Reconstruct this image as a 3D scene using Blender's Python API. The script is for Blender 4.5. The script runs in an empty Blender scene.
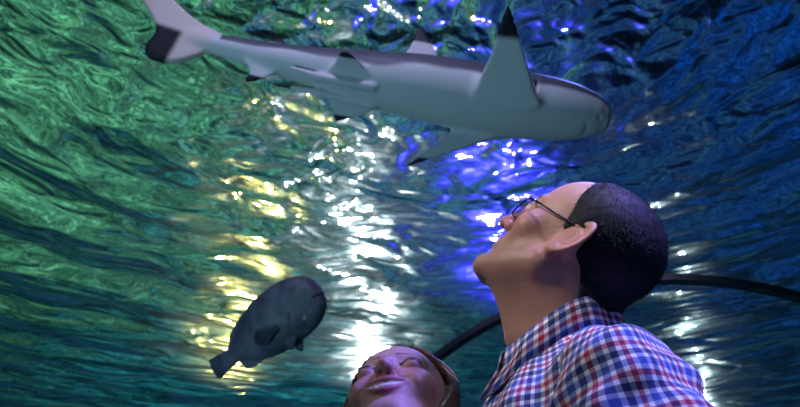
import bpy, math, random
import numpy as np
from mathutils import Matrix, Vector
rng = np.random.default_rng(7)
random.seed(7)
sc = bpy.context.scene
COL = sc.collection

# ------------------------------------------------------------------ helpers
def V(*a): return np.array(a, float)
def nrm(v): v = np.asarray(v, float); return v/np.linalg.norm(v)

CAM = V(0, 0, 1.1); PITCH = math.radians(33.0); FPX = 800*35/36
FW = V(0, math.cos(PITCH), math.sin(PITCH)); UP = V(0, -math.sin(PITCH), math.cos(PITCH)); RT = V(1, 0, 0)
def at(px, py, d):
    """world point d metres from the camera along the sight line of a photo pixel"""
    return CAM + d*nrm(FW*FPX + RT*(px-400) - UP*(py-203.5))

def rot(axis, ang):
    return np.array(Matrix.Rotation(ang, 3, Vector(axis)))
def tag(o, label=None, cat=None, group=None, kind=None):
    if label: o['label'] = label
    if cat: o['category'] = cat
    if group: o['group'] = group
    if kind: o['kind'] = kind
    return o

def empty(name, loc):
    o = bpy.data.objects.new(name, None); COL.objects.link(o); o.location = loc
    o.empty_display_size = .1
    return o

def mesh_obj(name, verts, faces, mat, parent=None, smooth=True, attrs=None):
    me = bpy.data.meshes.new(name)
    verts = np.asarray(verts, float)
    if parent is not None:
        verts = verts - np.array(parent_origin(parent))
    me.from_pydata(verts.tolist(), [], [tuple(f) for f in (faces.tolist() if hasattr(faces, 'tolist') else faces)])
    if attrs:
        for k, a in attrs.items():
            a = np.asarray(a, np.float32)
            if a.ndim == 2 and a.shape[1] == 3:
                at_ = me.attributes.new(k, 'FLOAT_VECTOR', 'POINT'); at_.data.foreach_set('vector', a.ravel())
            else:
                at_ = me.attributes.new(k, 'FLOAT', 'POINT'); at_.data.foreach_set('value', a.ravel())
    if smooth:
        me.polygons.foreach_set('use_smooth', [True]*len(me.polygons))
    me.materials.append(mat)
    me.update()
    o = bpy.data.objects.new(name, me); COL.objects.link(o)
    if parent is not None: o.parent = parent
    return o

def parent_origin(o):
    p = V(0, 0, 0)
    while o is not None:
        p = p + np.array(o.location); o = o.parent
    return p

def join(parts):
    """merge (verts, faces, {attr}) tuples into one"""
    vs, fs, n, at_ = [], [], 0, {}
    keys = set(k for p in parts if len(p) > 2 for k in p[2])
    for p in parts:
        v = np.asarray(p[0], float); vs.append(v)
        fs += [tuple(int(i)+n for i in f) for f in p[1]]
        for k in keys:
            a = p[2][k] if len(p) > 2 and k in p[2] else np.zeros(len(v))
            at_.setdefault(k, []).append(np.asarray(a, np.float32))
        n += len(v)
    return np.concatenate(vs), fs, {k: np.concatenate(a) for k, a in at_.items()}

def surface_nets(f, lo, hi, h):
    """polygonise the zero set of f(P[...,3]) inside the box lo..hi"""
    ax = [np.arange(lo[i], hi[i]+h, h) for i in range(3)]
    P = np.stack(np.meshgrid(*ax, indexing='ij'), -1).astype(np.float32)
    val = f(P).astype(np.float32)
    s = val < 0
    n = np.array(s.shape)
    cnt = np.zeros(n-1, np.int8)
    cs = {}
    for dx in (0, 1):
        for dy in (0, 1):
            for dz in (0, 1):
                sl = (slice(dx, n[0]-1+dx), slice(dy, n[1]-1+dy), slice(dz, n[2]-1+dz))
                cs[dx, dy, dz] = sl
                cnt += s[sl]
    act = (cnt > 0) & (cnt < 8)
    idx = np.argwhere(act)
    ids = -np.ones(act.shape, np.int64); ids[act] = np.arange(len(idx))
    acc = np.zeros((len(idx), 3)); w = np.zeros(len(idx))
    edges = []
    for a in cs:
        for d in range(3):
            if a[d] == 0:
                b = list(a); b[d] = 1; edges.append((a, tuple(b), d))
    for a, b, d in edges:
        ia = idx+np.array(a); ib = idx+np.array(b)
        va = val[ia[:, 0], ia[:, 1], ia[:, 2]]; vb = val[ib[:, 0], ib[:, 1], ib[:, 2]]
        m = (va < 0) != (vb < 0)
        t = np.where(m, va/np.where(m, va-vb, 1), 0)
        p = np.tile(np.array(a, float), (len(idx), 1)); p[:, d] = t
        acc += p*m[:, None]; w += m
    verts = (idx+acc/w[:, None])*h+np.array(lo)
    faces = []
    for d in range(3):
        u, v = (d+1) % 3, (d+2) % 3
        a = [slice(None)]*3; b = [slice(None)]*3
        a[d] = slice(0, -1); b[d] = slice(1, None)
        sa = s[tuple(a)]; sb = s[tuple(b)]
        e = np.argwhere(sa != sb)
        ok = (e[:, u] > 0) & (e[:, v] > 0) & (e[:, u] < n[u]-1) & (e[:, v] < n[v]-1)
        e = e[ok]
        flip = sa[e[:, 0], e[:, 1], e[:, 2]]
        q = []
        for du, dv in ((-1, -1), (0, -1), (0, 0), (-1, 0)):
            c = e.copy(); c[:, u] += du; c[:, v] += dv
            q.append(ids[c[:, 0], c[:, 1], c[:, 2]])
        q = np.stack(q, 1)
        q[~flip] = q[~flip][:, ::-1]
        faces.append(q)
    faces = np.concatenate(faces)
    faces = faces[(faces >= 0).all(1)]
    return verts, faces

def relax(v, f, it=1, k=.5):
    """a little Laplacian smoothing of a quad mesh"""
    f = np.asarray(f)
    for _ in range(it):
        acc = np.zeros_like(v); c = np.zeros(len(v))
        for a, b in ((0, 1), (1, 2), (2, 3), (3, 0)):
            for i, j in ((a, b), (b, a)):
                np.add.at(acc, f[:, i], v[f[:, j]]); np.add.at(c, f[:, i], 1)
        v = v*(1-k)+k*acc/np.maximum(c, 1)[:, None]
    return v

# signed distance pieces
def smin(a, b, k):
    h = np.clip(.5+.5*(b-a)/k, 0, 1); return b*(1-h)+a*h-k*h*(1-h)
def smax(a, b, k): return -smin(-a, -b, k)
def sph(P, c, r): return np.linalg.norm(P-np.asarray(c, np.float32), axis=-1)-r
def ell(P, c, r):
    r = np.asarray(r, np.float32); q = (P-np.asarray(c, np.float32))
    k0 = np.linalg.norm(q/r, axis=-1); k1 = np.linalg.norm(q/(r*r), axis=-1)
    return k0*(k0-1)/np.maximum(k1, 1e-6)
def cap(P, a, b, ra, rb=None):
    a = np.asarray(a, np.float32); b = np.asarray(b, np.float32); rb = ra if rb is None else rb
    ab = b-a; t = np.clip(((P-a)@ab)/float(ab@ab), 0, 1)
    return np.linalg.norm(P-a-t[..., None]*ab, axis=-1)-(ra+(rb-ra)*t)
def chain(P, pts, rs, k=.01):
    d = None
    for i in range(len(pts)-1):
        e = cap(P, pts[i], pts[i+1], rs[i], rs[i+1]); d = e if d is None else smin(d, e, k)
    return d
def poly2(u, v, pts):
    """signed distance to a closed polygon"""
    d = np.full(u.shape, 1e9, np.float32); s = np.ones(u.shape, np.float32)
    n = len(pts)
    for i in range(n):
        x0, y0 = pts[i]; x1, y1 = pts[i-1]
        ex, ey = x1-x0, y1-y0; wx, wy = u-x0, v-y0
        t = np.clip((wx*ex+wy*ey)/(ex*ex+ey*ey), 0, 1)
        d = np.minimum(d, (wx-ex*t)**2+(wy-ey*t)**2)
        c1 = v >= y0; c2 = v < y1; c3 = ex*wy > ey*wx
        m = (c1 & c2 & c3) | (~c1 & ~c2 & ~c3)
        s = np.where(m, -s, s)
    return s*np.sqrt(d)
def curve_pts(pts, n=6):
    """Catmull-Rom through a closed outline"""
    pts = np.asarray(pts, float); out = []
    N = len(pts)
    for i in range(N):
        p0, p1, p2, p3 = pts[i-1], pts[i], pts[(i+1) % N], pts[(i+2) % N]
        for t in np.linspace(0, 1, n, endpoint=False):
            out.append(.5*((2*p1)+(-p0+p2)*t+(2*p0-5*p1+4*p2-p3)*t*t+(-p0+3*p1-3*p2+p3)*t**3))
    return np.array(out)
def fin(P, o, u, v, pts, t0, t1, span):
    """a thin blade: outline pts in the plane (u, v) through o, thickness t0 at root to t1 at span"""
    u = nrm(u); v = nrm(np.asarray(v, float)-u*np.dot(u, v)); w = np.cross(u, v)
    q = P-np.asarray(o, np.float32)
    a, b, c = q@u.astype(np.float32), q@v.astype(np.float32), q@w.astype(np.float32)
    t = t0+(t1-t0)*np.clip(b/span, 0, 1)
    return smax(poly2(a, b, pts), np.abs(c)-t, .004), b/span
def tube(pts, r, seg=8, closed=False, cap_ends=True):
    pts = np.asarray(pts, float); n = len(pts); rs = np.broadcast_to(np.asarray(r, float), (n,))
    vs = []; prev = None
    for i in range(n):
        if closed: t = nrm(pts[(i+1) % n]-pts[i-1])
        else: t = nrm(pts[min(i+1, n-1)]-pts[max(i-1, 0)])
        if prev is None:
            a = nrm(np.cross(t, V(0, 0, 1) if abs(t[2]) < .9 else V(1, 0, 0)))
        else:
            a = nrm(prev-t*np.dot(prev, t))
        prev = a; b = np.cross(t, a)
        for k in range(seg):
            th = 2*math.pi*k/seg
            vs.append(pts[i]+rs[i]*(math.cos(th)*a+math.sin(th)*b))
    fs = []
    for i in range(n if closed else n-1):
        j = (i+1) % n
        for k in range(seg):
            l = (k+1) % seg
            fs.append((i*seg+k, i*seg+l, j*seg+l, j*seg+k))
    if cap_ends and not closed:
        fs.append(tuple(range(seg))[::-1]); fs.append(tuple((n-1)*seg+k for k in range(seg)))
    return np.array(vs), fs
def grid_mesh(fn, nu, nv, close_u=False):
    us = np.linspace(0, 1, nu, endpoint=not close_u); vs_ = np.linspace(0, 1, nv)
    vs = np.array([fn(u, v) for u in us for v in vs_])
    fs = []
    for i in range(nu if close_u else nu-1):
        for j in range(nv-1):
            k = (i+1) % nu
            fs.append((i*nv+j, k*nv+j, k*nv+j+1, i*nv+j+1))
    return vs, fs

# ------------------------------------------------------------------ materials
class NT:
    """tiny node-tree writer"""
    def __init__(s, name):
        s.m = bpy.data.materials.new(name); s.m.use_nodes = True
        s.t = s.m.node_tree; s.t.nodes.clear()
        s.out = s.t.nodes.new('ShaderNodeOutputMaterial')
    def n(s, kind, ins=None, **kw):
        nd = s.t.nodes.new('ShaderNode'+kind)
        for k, v in kw.items(): setattr(nd, k, v)
        for k, v in (ins or {}).items(): s.set(nd.inputs[k], v)
        return nd
    def set(s, sock, v):
        if hasattr(v, 'node'): s.t.links.new(v, sock)
        elif isinstance(v, bpy.types.Node): s.t.links.new(v.outputs[0], sock)
        else: sock.default_value = v
    def attr(s, name, out='Fac'):
        return s.n('Attribute', attribute_name=name).outputs[out]
    def mix(s, fac, a, b, blend='MIX'):
        nd = s.n('Mix', data_type='RGBA', blend_type=blend)
        s.set(nd.inputs[0], fac); s.set(nd.inputs[6], a); s.set(nd.inputs[7], b)
        return nd.outputs[2]
    def math(s, op, a, b=None, c=None):
        nd = s.n('Math', operation=op); s.set(nd.inputs[0], a)
        if b is not None: s.set(nd.inputs[1], b)
        if c is not None: s.set(nd.inputs[2], c)
        return nd.outputs[0]
    def ramp(s, fac, stops):
        nd = s.n('ValToRGB'); s.set(nd.inputs[0], fac)
        e = nd.color_ramp.elements
        while len(e) < len(stops): e.new(.5)
        for i, (p, c) in enumerate(stops):
            e[i].position = p; e[i].color = c if len(c) == 4 else (*c, 1)
        return nd.outputs[0]
    def obj(s): return s.n('TexCoord').outputs['Object']
    def noise(s, scale, detail=3, vec=None, rough=.5, dist=0):
        nd = s.n('TexNoise'); nd.inputs['Scale'].default_value = scale; nd.inputs['Detail'].default_value = detail
        nd.inputs['Roughness'].default_value = rough; nd.inputs['Distortion'].default_value = dist
        if vec is not None: s.set(nd.inputs['Vector'], vec)
        return nd.outputs[0]
    def bump(s, h, strength=.3, dist=.01, nrm_=None):
        nd = s.n('Bump'); nd.inputs['Strength'].default_value = strength; nd.inputs['Distance'].default_value = dist
        s.set(nd.inputs['Height'], h)
        if nrm_ is not None: s.set(nd.inputs['Normal'], nrm_)
        return nd.outputs[0]
    def bsdf(s, color, rough=.5, spec=.5, normal=None, metal=0, **kw):
        nd = s.n('BsdfPrincipled')
        s.set(nd.inputs['Base Color'], color if not isinstance(color, tuple) or len(color) == 4 else (*color, 1))
        s.set(nd.inputs['Roughness'], rough); nd.inputs['Specular IOR Level'].default_value = spec
        nd.inputs['Metallic'].default_value = metal
        if normal is not None: s.set(nd.inputs['Normal'], normal)
        for k, v in kw.items(): s.set(nd.inputs[k], v)
        return nd.outputs[0]
    def done(s, sh):
        s.t.links.new(sh, s.out.inputs['Surface']); return s.m
def plain(name, col, rough=.5, spec=.5, metal=0):
    t = NT(name); return t.done(t.bsdf(col, rough, spec, metal=metal))

# ------------------------------------------------------------------ camera
cam = bpy.data.cameras.new('camera'); cam.lens = 35; cam.sensor_width = 36
cam.dof.use_dof = True; cam.dof.focus_distance = 1.12; cam.dof.aperture_fstop = 8
cam.clip_start = .02; cam.clip_end = 200
co = bpy.data.objects.new('camera', cam); COL.objects.link(co)
co.location = CAM; co.rotation_euler = (math.radians(90)+PITCH, 0, 0)
sc.camera = co
sc.view_settings.view_transform = 'Standard'; sc.view_settings.look = 'None'
sc.view_settings.gamma = 1; sc.view_settings.use_curve_mapping = False; sc.view_settings.exposure = 0
WB1 = .030; WB2 = .006; W_ROUGH = .10; W_DIFF = .05
GLITTER_SPOTS = [
    ('white_glitter_spot', 372, 318, 4.0, (1, .96, .86), 900, .16),
    ('yellow_glitter_spot', 262, 300, 5.0, (1, .80, .30), 350, .14),
    ('blue_glitter_spot', 512, 215, 4.0, (.30, .22, 1), 420, .14),
    ('right_glitter_spot', 700, 372, 4.0, (.9, 1, .95), 200, .07),
]
WASHES = [
    ('green_wash', (-9, 10, 4.2), (-7.5, 13, -.3), (.55, 1, .5), 3200, 120, .3),
    ('teal_wash', (0, 9, 4.4), (0, 15, -.3), (.2, .55, 1), 1300, 120, .3),
    ('blue_wash', (7, 9, 4.4), (8, 12, -.3), (.05, .25, 1), 3000, 120, .3),
]
KEYS = [
    ('overhead_lamp', (-.9, .2, 2.55), (.25, 1.0, 1.5), (.62, .66, 1), 9, .5),
    ('blue_lamp', (.9, 1.9, 2.4), (.2, 1.05, 1.6), (.12, .16, 1), 9, .4),
    ('belly_lamp', (-.5, .6, 2.9), (-.2, 2.2, 3.2), (.5, .75, .9), 5, .6),
]
MAN_YAW = 20; MAN_TILT = 42; MAN_ROLL = 0; MAN_BYAW = 25
MAN_C = (578, 240, 1.12); MAN_N = (566, 338, 1.12)
WOM_YAW = 20; WOM_TILT = 45; WOM_ROLL = -8; WOM_BYAW = 60
WOM_EYES = (387, 368, 1.08); WOM_S = 1.0; WOM_NECK = (-.02, .05, -.13)
MAN_YAW = 15; MAN_TILT = 47; MAN_ROLL = -7; MAN_BYAW = 25
MAN_C = (575, 250, 1.13); MAN_N = (561, 346, 1.12)
WOM_YAW = 17; WOM_TILT = 40; WOM_ROLL = 8.8; WOM_BYAW = 75
WOM_C = (402, 423, 1.13); WOM_NECK = (-.065, -.01, -.14)
WB1 = .028; WB2 = .005; W_ROUGH = .22; W_DIFF = .05
MAN_TILT = 52; MAN_C = (573, 257, 1.13); MAN_BYAW = -5
KEYS = []
GLITTER_SPOTS = [
    ('white_glitter_spot', 372, 325, 4.0, (1, .96, .86), 700, .14),
    ('yellow_glitter_spot', 258, 300, 5.0, (1, .78, .28), 350, .12),
    ('blue_glitter_spot', 512, 215, 4.0, (.14, .10, 1), 900, .16),
    ('right_glitter_spot', 705, 385, 4.0, (.9, 1, .95), 120, .06),
]
WASHES = [
    ('green_wash', (-9, 9, 4.2), (-7, 12, -.3), (.45, 1, .55), 2600, 140, .3),
    ('teal_wash', (0, 9, 4.4), (0, 14, -.3), (.2, .55, 1), 1300, 140, .3),
    ('blue_wash', (8, 9, 4.4), (8, 12, -.3), (.03, .20, 1), 3000, 140, .3),
    ('people_key', (-.5, .2, 4.6), (.15, 1.1, 1.6), (.80, .78, 1), 170, 30, .25),
    ('people_blue', (1.5, 2.2, 4.6), (.15, 1.05, 1.6), (.10, .12, 1), 260, 26, .2),
    ('shark_top', (-.2, .3, 4.7), (-.2, 2.1, 3.1), (.62, .52, 1), 120, 50, .2),
    ('shark_belly', (-2.2, .3, .4), (-.1, 2.1, 3.0), (.45, .75, 1), 130, 40, .3),
]
WB1 = .050; WB2 = .003; W_ROUGH = .16; W_R2 = .24; W_DIFF = .03; W_AMP = .0042
WOM_NECK = (-.10, .0, -.14); WOM_BYAW = 85
GLITTER_SPOTS = [
    ('white_glitter_spot', 372, 328, 4.0, (1, .96, .88), 420, .12),
    ('yellow_glitter_spot', 252, 300, 5.0, (1, .78, .25), 300, .11),
    ('blue_glitter_spot', 508, 205, 4.0, (.06, .045, 1), 900, .14),
    ('right_glitter_spot', 705, 385, 4.0, (.9, 1, .95), 90, .05),
]
WASHES = [
    ('green_wash', (-6.5, 7, 4.0), (-6, 9.5, -.3), (.42, 1, .50), 1700, 130, .3),
    ('teal_wash', (-3, 18, 4.4), (-4, 22, -.3), (.04, .55, .75), 1800, 150, .3),
    ('mid_wash', (1, 8, 4.4), (1, 11, -.3), (.10, .38, 1), 900, 120, .3),
    ('blue_wash', (9, 9, 4.4), (9, 12, -.3), (.01, .12, 1), 2600, 140, .3),
    ('people_key', (-2.4, -.1, 3.9), (.15, 1.1, 1.6), (1, .88, .86), 260, 26, .25),
    ('people_blue', (1.9, .2, 4.2), (.15, 1.05, 1.6), (.26, .22, 1), 420, 26, .2),
    ('hair_rim', (1.2, 3.2, 4.6), (.2, 1.1, 1.7), (.15, .2, 1), 250, 24, .2),
    ('shark_top', (-.2, .3, 4.7), (-.2, 2.1, 3.1), (.55, .50, 1), 90, 50, .2),
    ('shark_belly', (-2.2, .3, .4), (-.1, 2.1, 3.0), (.32, .68, 1), 85, 40, .3),
]
WB1 = .058; W_ROUGH = .20
WASHES = [
    ('green_wash', (-6.5, 7, 4.0), (-6, 9.5, -.3), (.42, 1, .50), 1900, 130, .3),
    ('teal_wash', (-3, 18, 4.4), (-4, 22, -.3), (.04, .55, .75), 1800, 150, .3),
    ('mid_wash', (1, 8, 4.4), (1, 11, -.3), (.10, .45, .9), 900, 120, .3),
    ('blue_wash', (10, 9, 4.4), (10, 12, -.3), (.01, .13, 1), 1900, 140, .3),
    ('people_key', (-2.4, -.1, 3.9), (.15, 1.1, 1.6), (1, .88, .88), 290, 26, .25),
    ('people_blue', (1.9, .2, 4.2), (.15, 1.05, 1.6), (.28, .22, 1), 700, 26, .2),
    ('hair_rim', (1.2, 3.2, 4.6), (.2, 1.1, 1.7), (.15, .2, 1), 180, 24, .2),
    ('shark_top', (-.2, .3, 4.7), (-.2, 2.1, 3.1), (.55, .50, 1), 110, 50, .2),
    ('shark_belly', (-2.2, .3, .4), (-.1, 2.1, 3.0), (.26, .72, .9), 150, 40, .3),
]
WB1 = .060; W_ROUGH = .18
WASHES = [
    ('green_wash', (-6.5, 7, 4.0), (-6, 9.5, -.3), (.42, 1, .60), 2300, 130, .3),
    ('teal_wash', (-3, 18, 4.4), (-4, 22, -.3), (.04, .55, .75), 2200, 150, .3),
    ('mid_wash', (1, 8, 4.4), (1, 11, -.3), (.10, .45, .9), 1000, 120, .3),
    ('blue_wash', (10, 9, 4.4), (10, 12, -.3), (.01, .13, 1), 2400, 140, .3),
    ('people_key', (-2.4, -.1, 3.9), (.15, 1.1, 1.6), (1, .86, .88), 280, 26, .25),
    ('people_blue', (1.9, .2, 4.2), (.15, 1.05, 1.6), (.24, .19, 1), 850, 26, .2),
    ('hair_rim', (1.2, 3.2, 4.6), (.2, 1.1, 1.7), (.15, .2, 1), 150, 24, .2),
    ('shark_top', (-.2, .3, 4.7), (-.2, 2.1, 3.1), (.50, .45, 1), 260, 50, .2),
    ('shark_belly', (-2.2, .3, .4), (-.1, 2.1, 3.0), (.42, .72, 1), 130, 40, .3),
    ('fish_fill', (-2.6, 1.2, .3), (-.55, 3, 2.4), (.35, .6, 1), 90, 30, .3),
]
WB1 = .080; W_ROUGH = .18
GLITTER_SPOTS = [
    ('white_glitter_spot', 372, 330, 4.0, (1, .96, .88), 400, .12),
    ('small_white_glitter_spot', 340, 185, 4.5, (1, .98, .95), 70, .06),
    ('yellow_glitter_spot', 252, 318, 5.0, (1, .76, .22), 300, .11),
    ('blue_glitter_spot', 505, 232, 4.0, (.06, .045, 1), 1000, .14),
    ('right_glitter_spot', 703, 385, 4.0, (.9, 1, .95), 90, .05),
]
WASHES = [
    ('green_wash', (-6.5, 7, 4.0), (-6, 9.5, -.3), (.42, 1, .62), 2300, 130, .3),
    ('teal_wash', (-3, 18, 4.4), (-4, 22, -.3), (.04, .50, .80), 2200, 150, .3),
    ('mid_wash', (1, 8, 4.4), (1, 11, -.3), (.12, .30, .9), 900, 120, .3),
    ('blue_wash', (10, 9, 4.4), (10, 12, -.3), (.01, .13, 1), 2600, 140, .3),
    ('people_key', (-2.4, -.1, 3.9), (.30, 1.05, 1.70), (1, .86, .86), 330, 13, .2),
    ('people_blue', (1.9, .2, 4.2), (.15, 1.05, 1.6), (.26, .20, 1), 950, 26, .2),
    ('hair_rim', (1.2, 3.2, 4.6), (.2, 1.1, 1.7), (.15, .2, 1), 150, 24, .2),
    ('shark_top', (-.2, .3, 4.7), (-.2, 2.1, 3.1), (.55, .48, 1), 300, 50, .2),
    ('shark_belly', (-2.2, .3, .4), (-.1, 2.1, 3.0), (.46, .74, 1), 250, 40, .3),
    ('fish_fill', (-2.6, 1.2, .3), (-.55, 3, 2.4), (.30, .6, 1), 90, 30, .3),
]
WB1 = .064
GLITTER_SPOTS = [
    ('white_glitter_spot', 372, 332, 4.0, (1, .96, .88), 560, .09),
    ('small_white_glitter_spot', 345, 175, 4.5, (1, .98, .95), 45, .04),
    ('yellow_glitter_spot', 252, 318, 5.0, (1, .76, .22), 320, .08),
    ('blue_glitter_spot', 505, 232, 4.0, (.06, .045, 1), 1100, .10),
    ('right_glitter_spot', 703, 385, 4.0, (.9, 1, .95), 90, .035),
]
WASHES[4] = ('people_key', (-2.4, -.1, 3.9), (.30, 1.05, 1.70), (1, .86, .86), 350, 13, .2)
WASHES[8] = ('shark_belly', (-2.2, .3, .4), (-.1, 2.1, 3.0), (.42, .74, 1), 200, 40, .3)
WASHES.append(('shirt_fill', (.7, -.3, 4.4), (.36, 1.0, 1.40), (.74, .72, 1), 260, 10, .15))  # added spot that only brightens the shirt
GLITTER_SPOTS = [
    ('white_glitter_spot', 370, 332, 4.0, (1, .96, .88), 560, .11),
    ('small_white_glitter_spot', 345, 175, 4.5, (1, .98, .95), 45, .05),
    ('yellow_glitter_spot', 240, 312, 5.0, (1, .76, .20), 360, .10),
    ('blue_glitter_spot', 505, 228, 4.0, (.06, .045, 1), 1150, .12),
    ('right_glitter_spot', 703, 385, 4.0, (.9, 1, .95), 90, .04),
]
WASHES[3] = ('blue_wash', (10, 9, 4.4), (10, 12, -.3), (.01, .13, 1), 2100, 140, .3)
WASHES[7] = ('shark_top', (-.2, .3, 4.7), (-.2, 2.1, 3.1), (.60, .56, 1), 220, 50, .2)
WASHES[-1] = ('shirt_fill', (.7, -.3, 4.4), (.36, 1.0, 1.40), (.78, .76, 1), 430, 10, .15)
WASHES[8] = ('shark_belly', (-2.2, .3, .4), (-.1, 2.1, 3.0), (.42, .74, 1), 220, 40, .3)
WASHES[5] = ('people_blue', (1.9, .2, 4.2), (.15, 1.05, 1.6), (.24, .20, 1), 900, 26, .2)
# ------------------------------------------------------------------ shark
def lerp_prof(x, xs, ys):
    # smooth interpolation of a profile
    xs = np.asarray(xs); ys = np.asarray(ys)
    m = np.gradient(ys, xs); xc = np.clip(x, xs[0], xs[-1])
    i = np.clip(np.searchsorted(xs, xc)-1, 0, len(xs)-2)
    h = xs[i+1]-xs[i]; t = (xc-xs[i])/h
    return ((2*t**3-3*t**2+1)*ys[i]+(t**3-2*t**2+t)*h*m[i]+(-2*t**3+3*t**2)*ys[i+1]+(t**3-t**2)*h*m[i+1]).astype(np.float32)

SX = [-.56, -.5, -.44, -.32, -.2, -.1, .05, .2, .3, .38, .44, .475, .494, .5]
SRY = [.012, .022, .027, .037, .052, .066, .082, .084, .081, .074, .058, .041, .021, .003]
SRZ = [.014, .026, .030, .041, .054, .067, .080, .083, .080, .072, .059, .044, .026, .002]
def shark_axis(x):
    # the tail half swings sideways, the head is straight
    b = np.clip(-x-.05, 0, 1)
    return -.11*b**2, .01*b
def roll_up(x): return 0
FINS = {}
def shark_sdf(P):
    x = P[..., 0]
    yc, zc = shark_axis(x)
    ry = lerp_prof(x, SX, SRY); rz = lerp_prof(x, SX, SRZ)
    dy = P[..., 1]-yc; dz = P[..., 2]-zc-.012*np.clip((x-.3)/.2, 0, 1)
    rzz = np.where(dz < 0, rz*.93, rz*1.06)         # flatter belly
    q = np.sqrt((dy/ry)**2+(dz/rzz)**2+1e-9)
    d = (q-1)*np.minimum(ry, rzz)
    d = np.maximum(d, np.maximum(x-.5, -.56-x))
    tip = np.zeros(x.shape, np.float32); isfin = np.zeros(x.shape, np.float32)
    for (o, u, v, pts, t0, t1, span, k, tip0) in SHARK_FINS:
        e, s = fin(P, o, u, v, pts, t0, t1, span)
        if tip0 is not None:
            near = e < .006
            tip = np.where(near, np.maximum(tip, np.clip((s-tip0)/.06, 0, 1)), tip)
        isfin = np.where((e < .004) & (e < d), 1, isfin)
        d = smin(d, e, k)
    for s in (-1, 1):    # claspers
        d = smin(d, chain(P, [(-.07, s*.028+shark_axis(-.07)[0], -.058), (-.2, s*.024+shark_axis(-.2)[0], -.056), (-.27, s*.03+shark_axis(-.27)[0], -.05)], [.012, .010, .005]), .006)
    # mouth: a crescent groove under the snout
    m = np.sqrt((np.sqrt((x-.395)**2+(P[..., 1])**2)-.044)**2+(P[..., 2]+.048)**2)-.0045
    m = np.where(x > .40, m, 1)
    d = smax(d, -m, .004)
    for s in (-1, 1):
        d = smax(d, -sph(P, (.465, s*.03, -.026), .006), .003)
        for i in range(5):   # gill slits
            xg = .235+.017*i
            d = smax(d, -ell(P, (xg, s*.078, -.012), (.0025, .016, .026)), .003)
    FINS['tip'] = tip; FINS['fin'] = isfin; FINS['mouth'] = m
    return d
tl_up = nrm((0, math.sin(math.radians(-22)), math.cos(math.radians(-22))))
_pec = [(0, -.02), (.125, -.02), (.118, .02), (.088, .10), (.062, .165), (.046, .205), (.036, .21), (.026, .17), (.012, .09), (-.006, .03)]
SHARK_FINS = [
    # origin, chord direction (u), span direction (v), outline, thickness root/tip, span, blend, black tip from
    ((.18, -.062, -.045), (1, -.10, 0), (-.02, -1, .20), curve_pts(_pec), .010, .003, .215, .022, .62),
    ((.155, .055, -.050), (1, 0, 0), (0, .34, -.94), curve_pts([(a*.8-1.15*b*.62, b*.62) for a, b in _pec]), .010, .003, .13, .02, .74),
    ((-.04, -.01, .066), (1, 0, 0), (0, -.12, 1), curve_pts([(-.02, 0), (.13, -.01), (.10, .05), (.065, .115), (.045, .14), (.034, .135), (.03, .07), (.012, .02)]), .009, .003, .14, .015, .55),
    ((-.35, shark_axis(-.35)[0], .036), (1, 0, 0), (0, -.1, 1), curve_pts([(-.02, 0), (.06, -.004), (.035, .03), (.01, .038), (.0, .03)]), .005, .002, .04, .01, .5),
    ((-.17, -.035+shark_axis(-.17)[0], -.040), (1, 0, 0), (-.1, -1, .15), curve_pts([(-.01, -.01), (.09, -.01), (.075, .025), (.04, .055), (.015, .06), (.0, .025)]), .006, .002, .06, .012, .72),
    ((-.17, .040+shark_axis(-.17)[0], -.044), (1, 0, 0), (-.15, 1, -.2), curve_pts([(-.01, -.015), (.11, -.015), (.085, .03), (.03, .062), (.008, .066), (.002, .03)]), .006, .002, .066, .012, .66),
    ((-.36, .0+shark_axis(-.36)[0], -.035), (1, .1, 0), (-.2, .35, -1), curve_pts([(-.03, -.005), (.05, -.005), (.03, .028), (-.005, .05), (-.018, .045), (-.01, .02)]), .005, .002, .05, .012, .55),
    ((-.50, shark_axis(-.5)[0], .004), (-1, -.22, 0), tuple(tl_up), curve_pts([(-.03, .025), (.05, .05), (.15, .105), (.225, .165), (.32, .26), (.335, .245), (.28, .15), (.205, .075), (.118, -.006), (.122, -.062), (.105, -.088), (.05, -.080), (-.01, -.03)], 4), .012, .004, .2, .012, None),
]
mt = NT('shark_skin')
tipa = mt.attr('tip'); back = mt.attr('back')
nz = mt.noise(7, 4, mt.obj())
belly = mt.mix(nz, (.50, .53, .52, 1), (.60, .62, .60, 1))
backc = mt.mix(nz, (.055, .065, .085, 1), (.10, .11, .13, 1))
colr = mt.mix(back, belly, backc)
colr = mt.mix(mt.attr('pale'), colr, (.62, .52, .46, 1))
colr = mt.mix(tipa, colr, (.012, .012, .018, 1))
shark_mat = mt.done(mt.bsdf(colr, .5, .22, mt.bump(mt.noise(90, 3, mt.obj()), .12, .004)))

v, f = surface_nets(shark_sdf, (-.74, -.33, -.2), (.52, .32, .34), .0042)
v = relax(v, f, 2, .5)
shark_sdf(v.astype(np.float32))
x = v[:, 0]; yc, zc = shark_axis(x)
rz = lerp_prof(x, SX, SRZ)
zr = (v[:, 2]-zc)/rz
wav = .10*np.sin(x*16)+.05*np.sin(x*41+1)
back = np.clip((zr+.26-.30*np.clip((x-.2)/.2, 0, 1)-wav)/.16, 0, 1)
back = np.where((x > -.46), back, 0)
back = np.where(FINS['fin'] > .5, 0, back)
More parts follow.
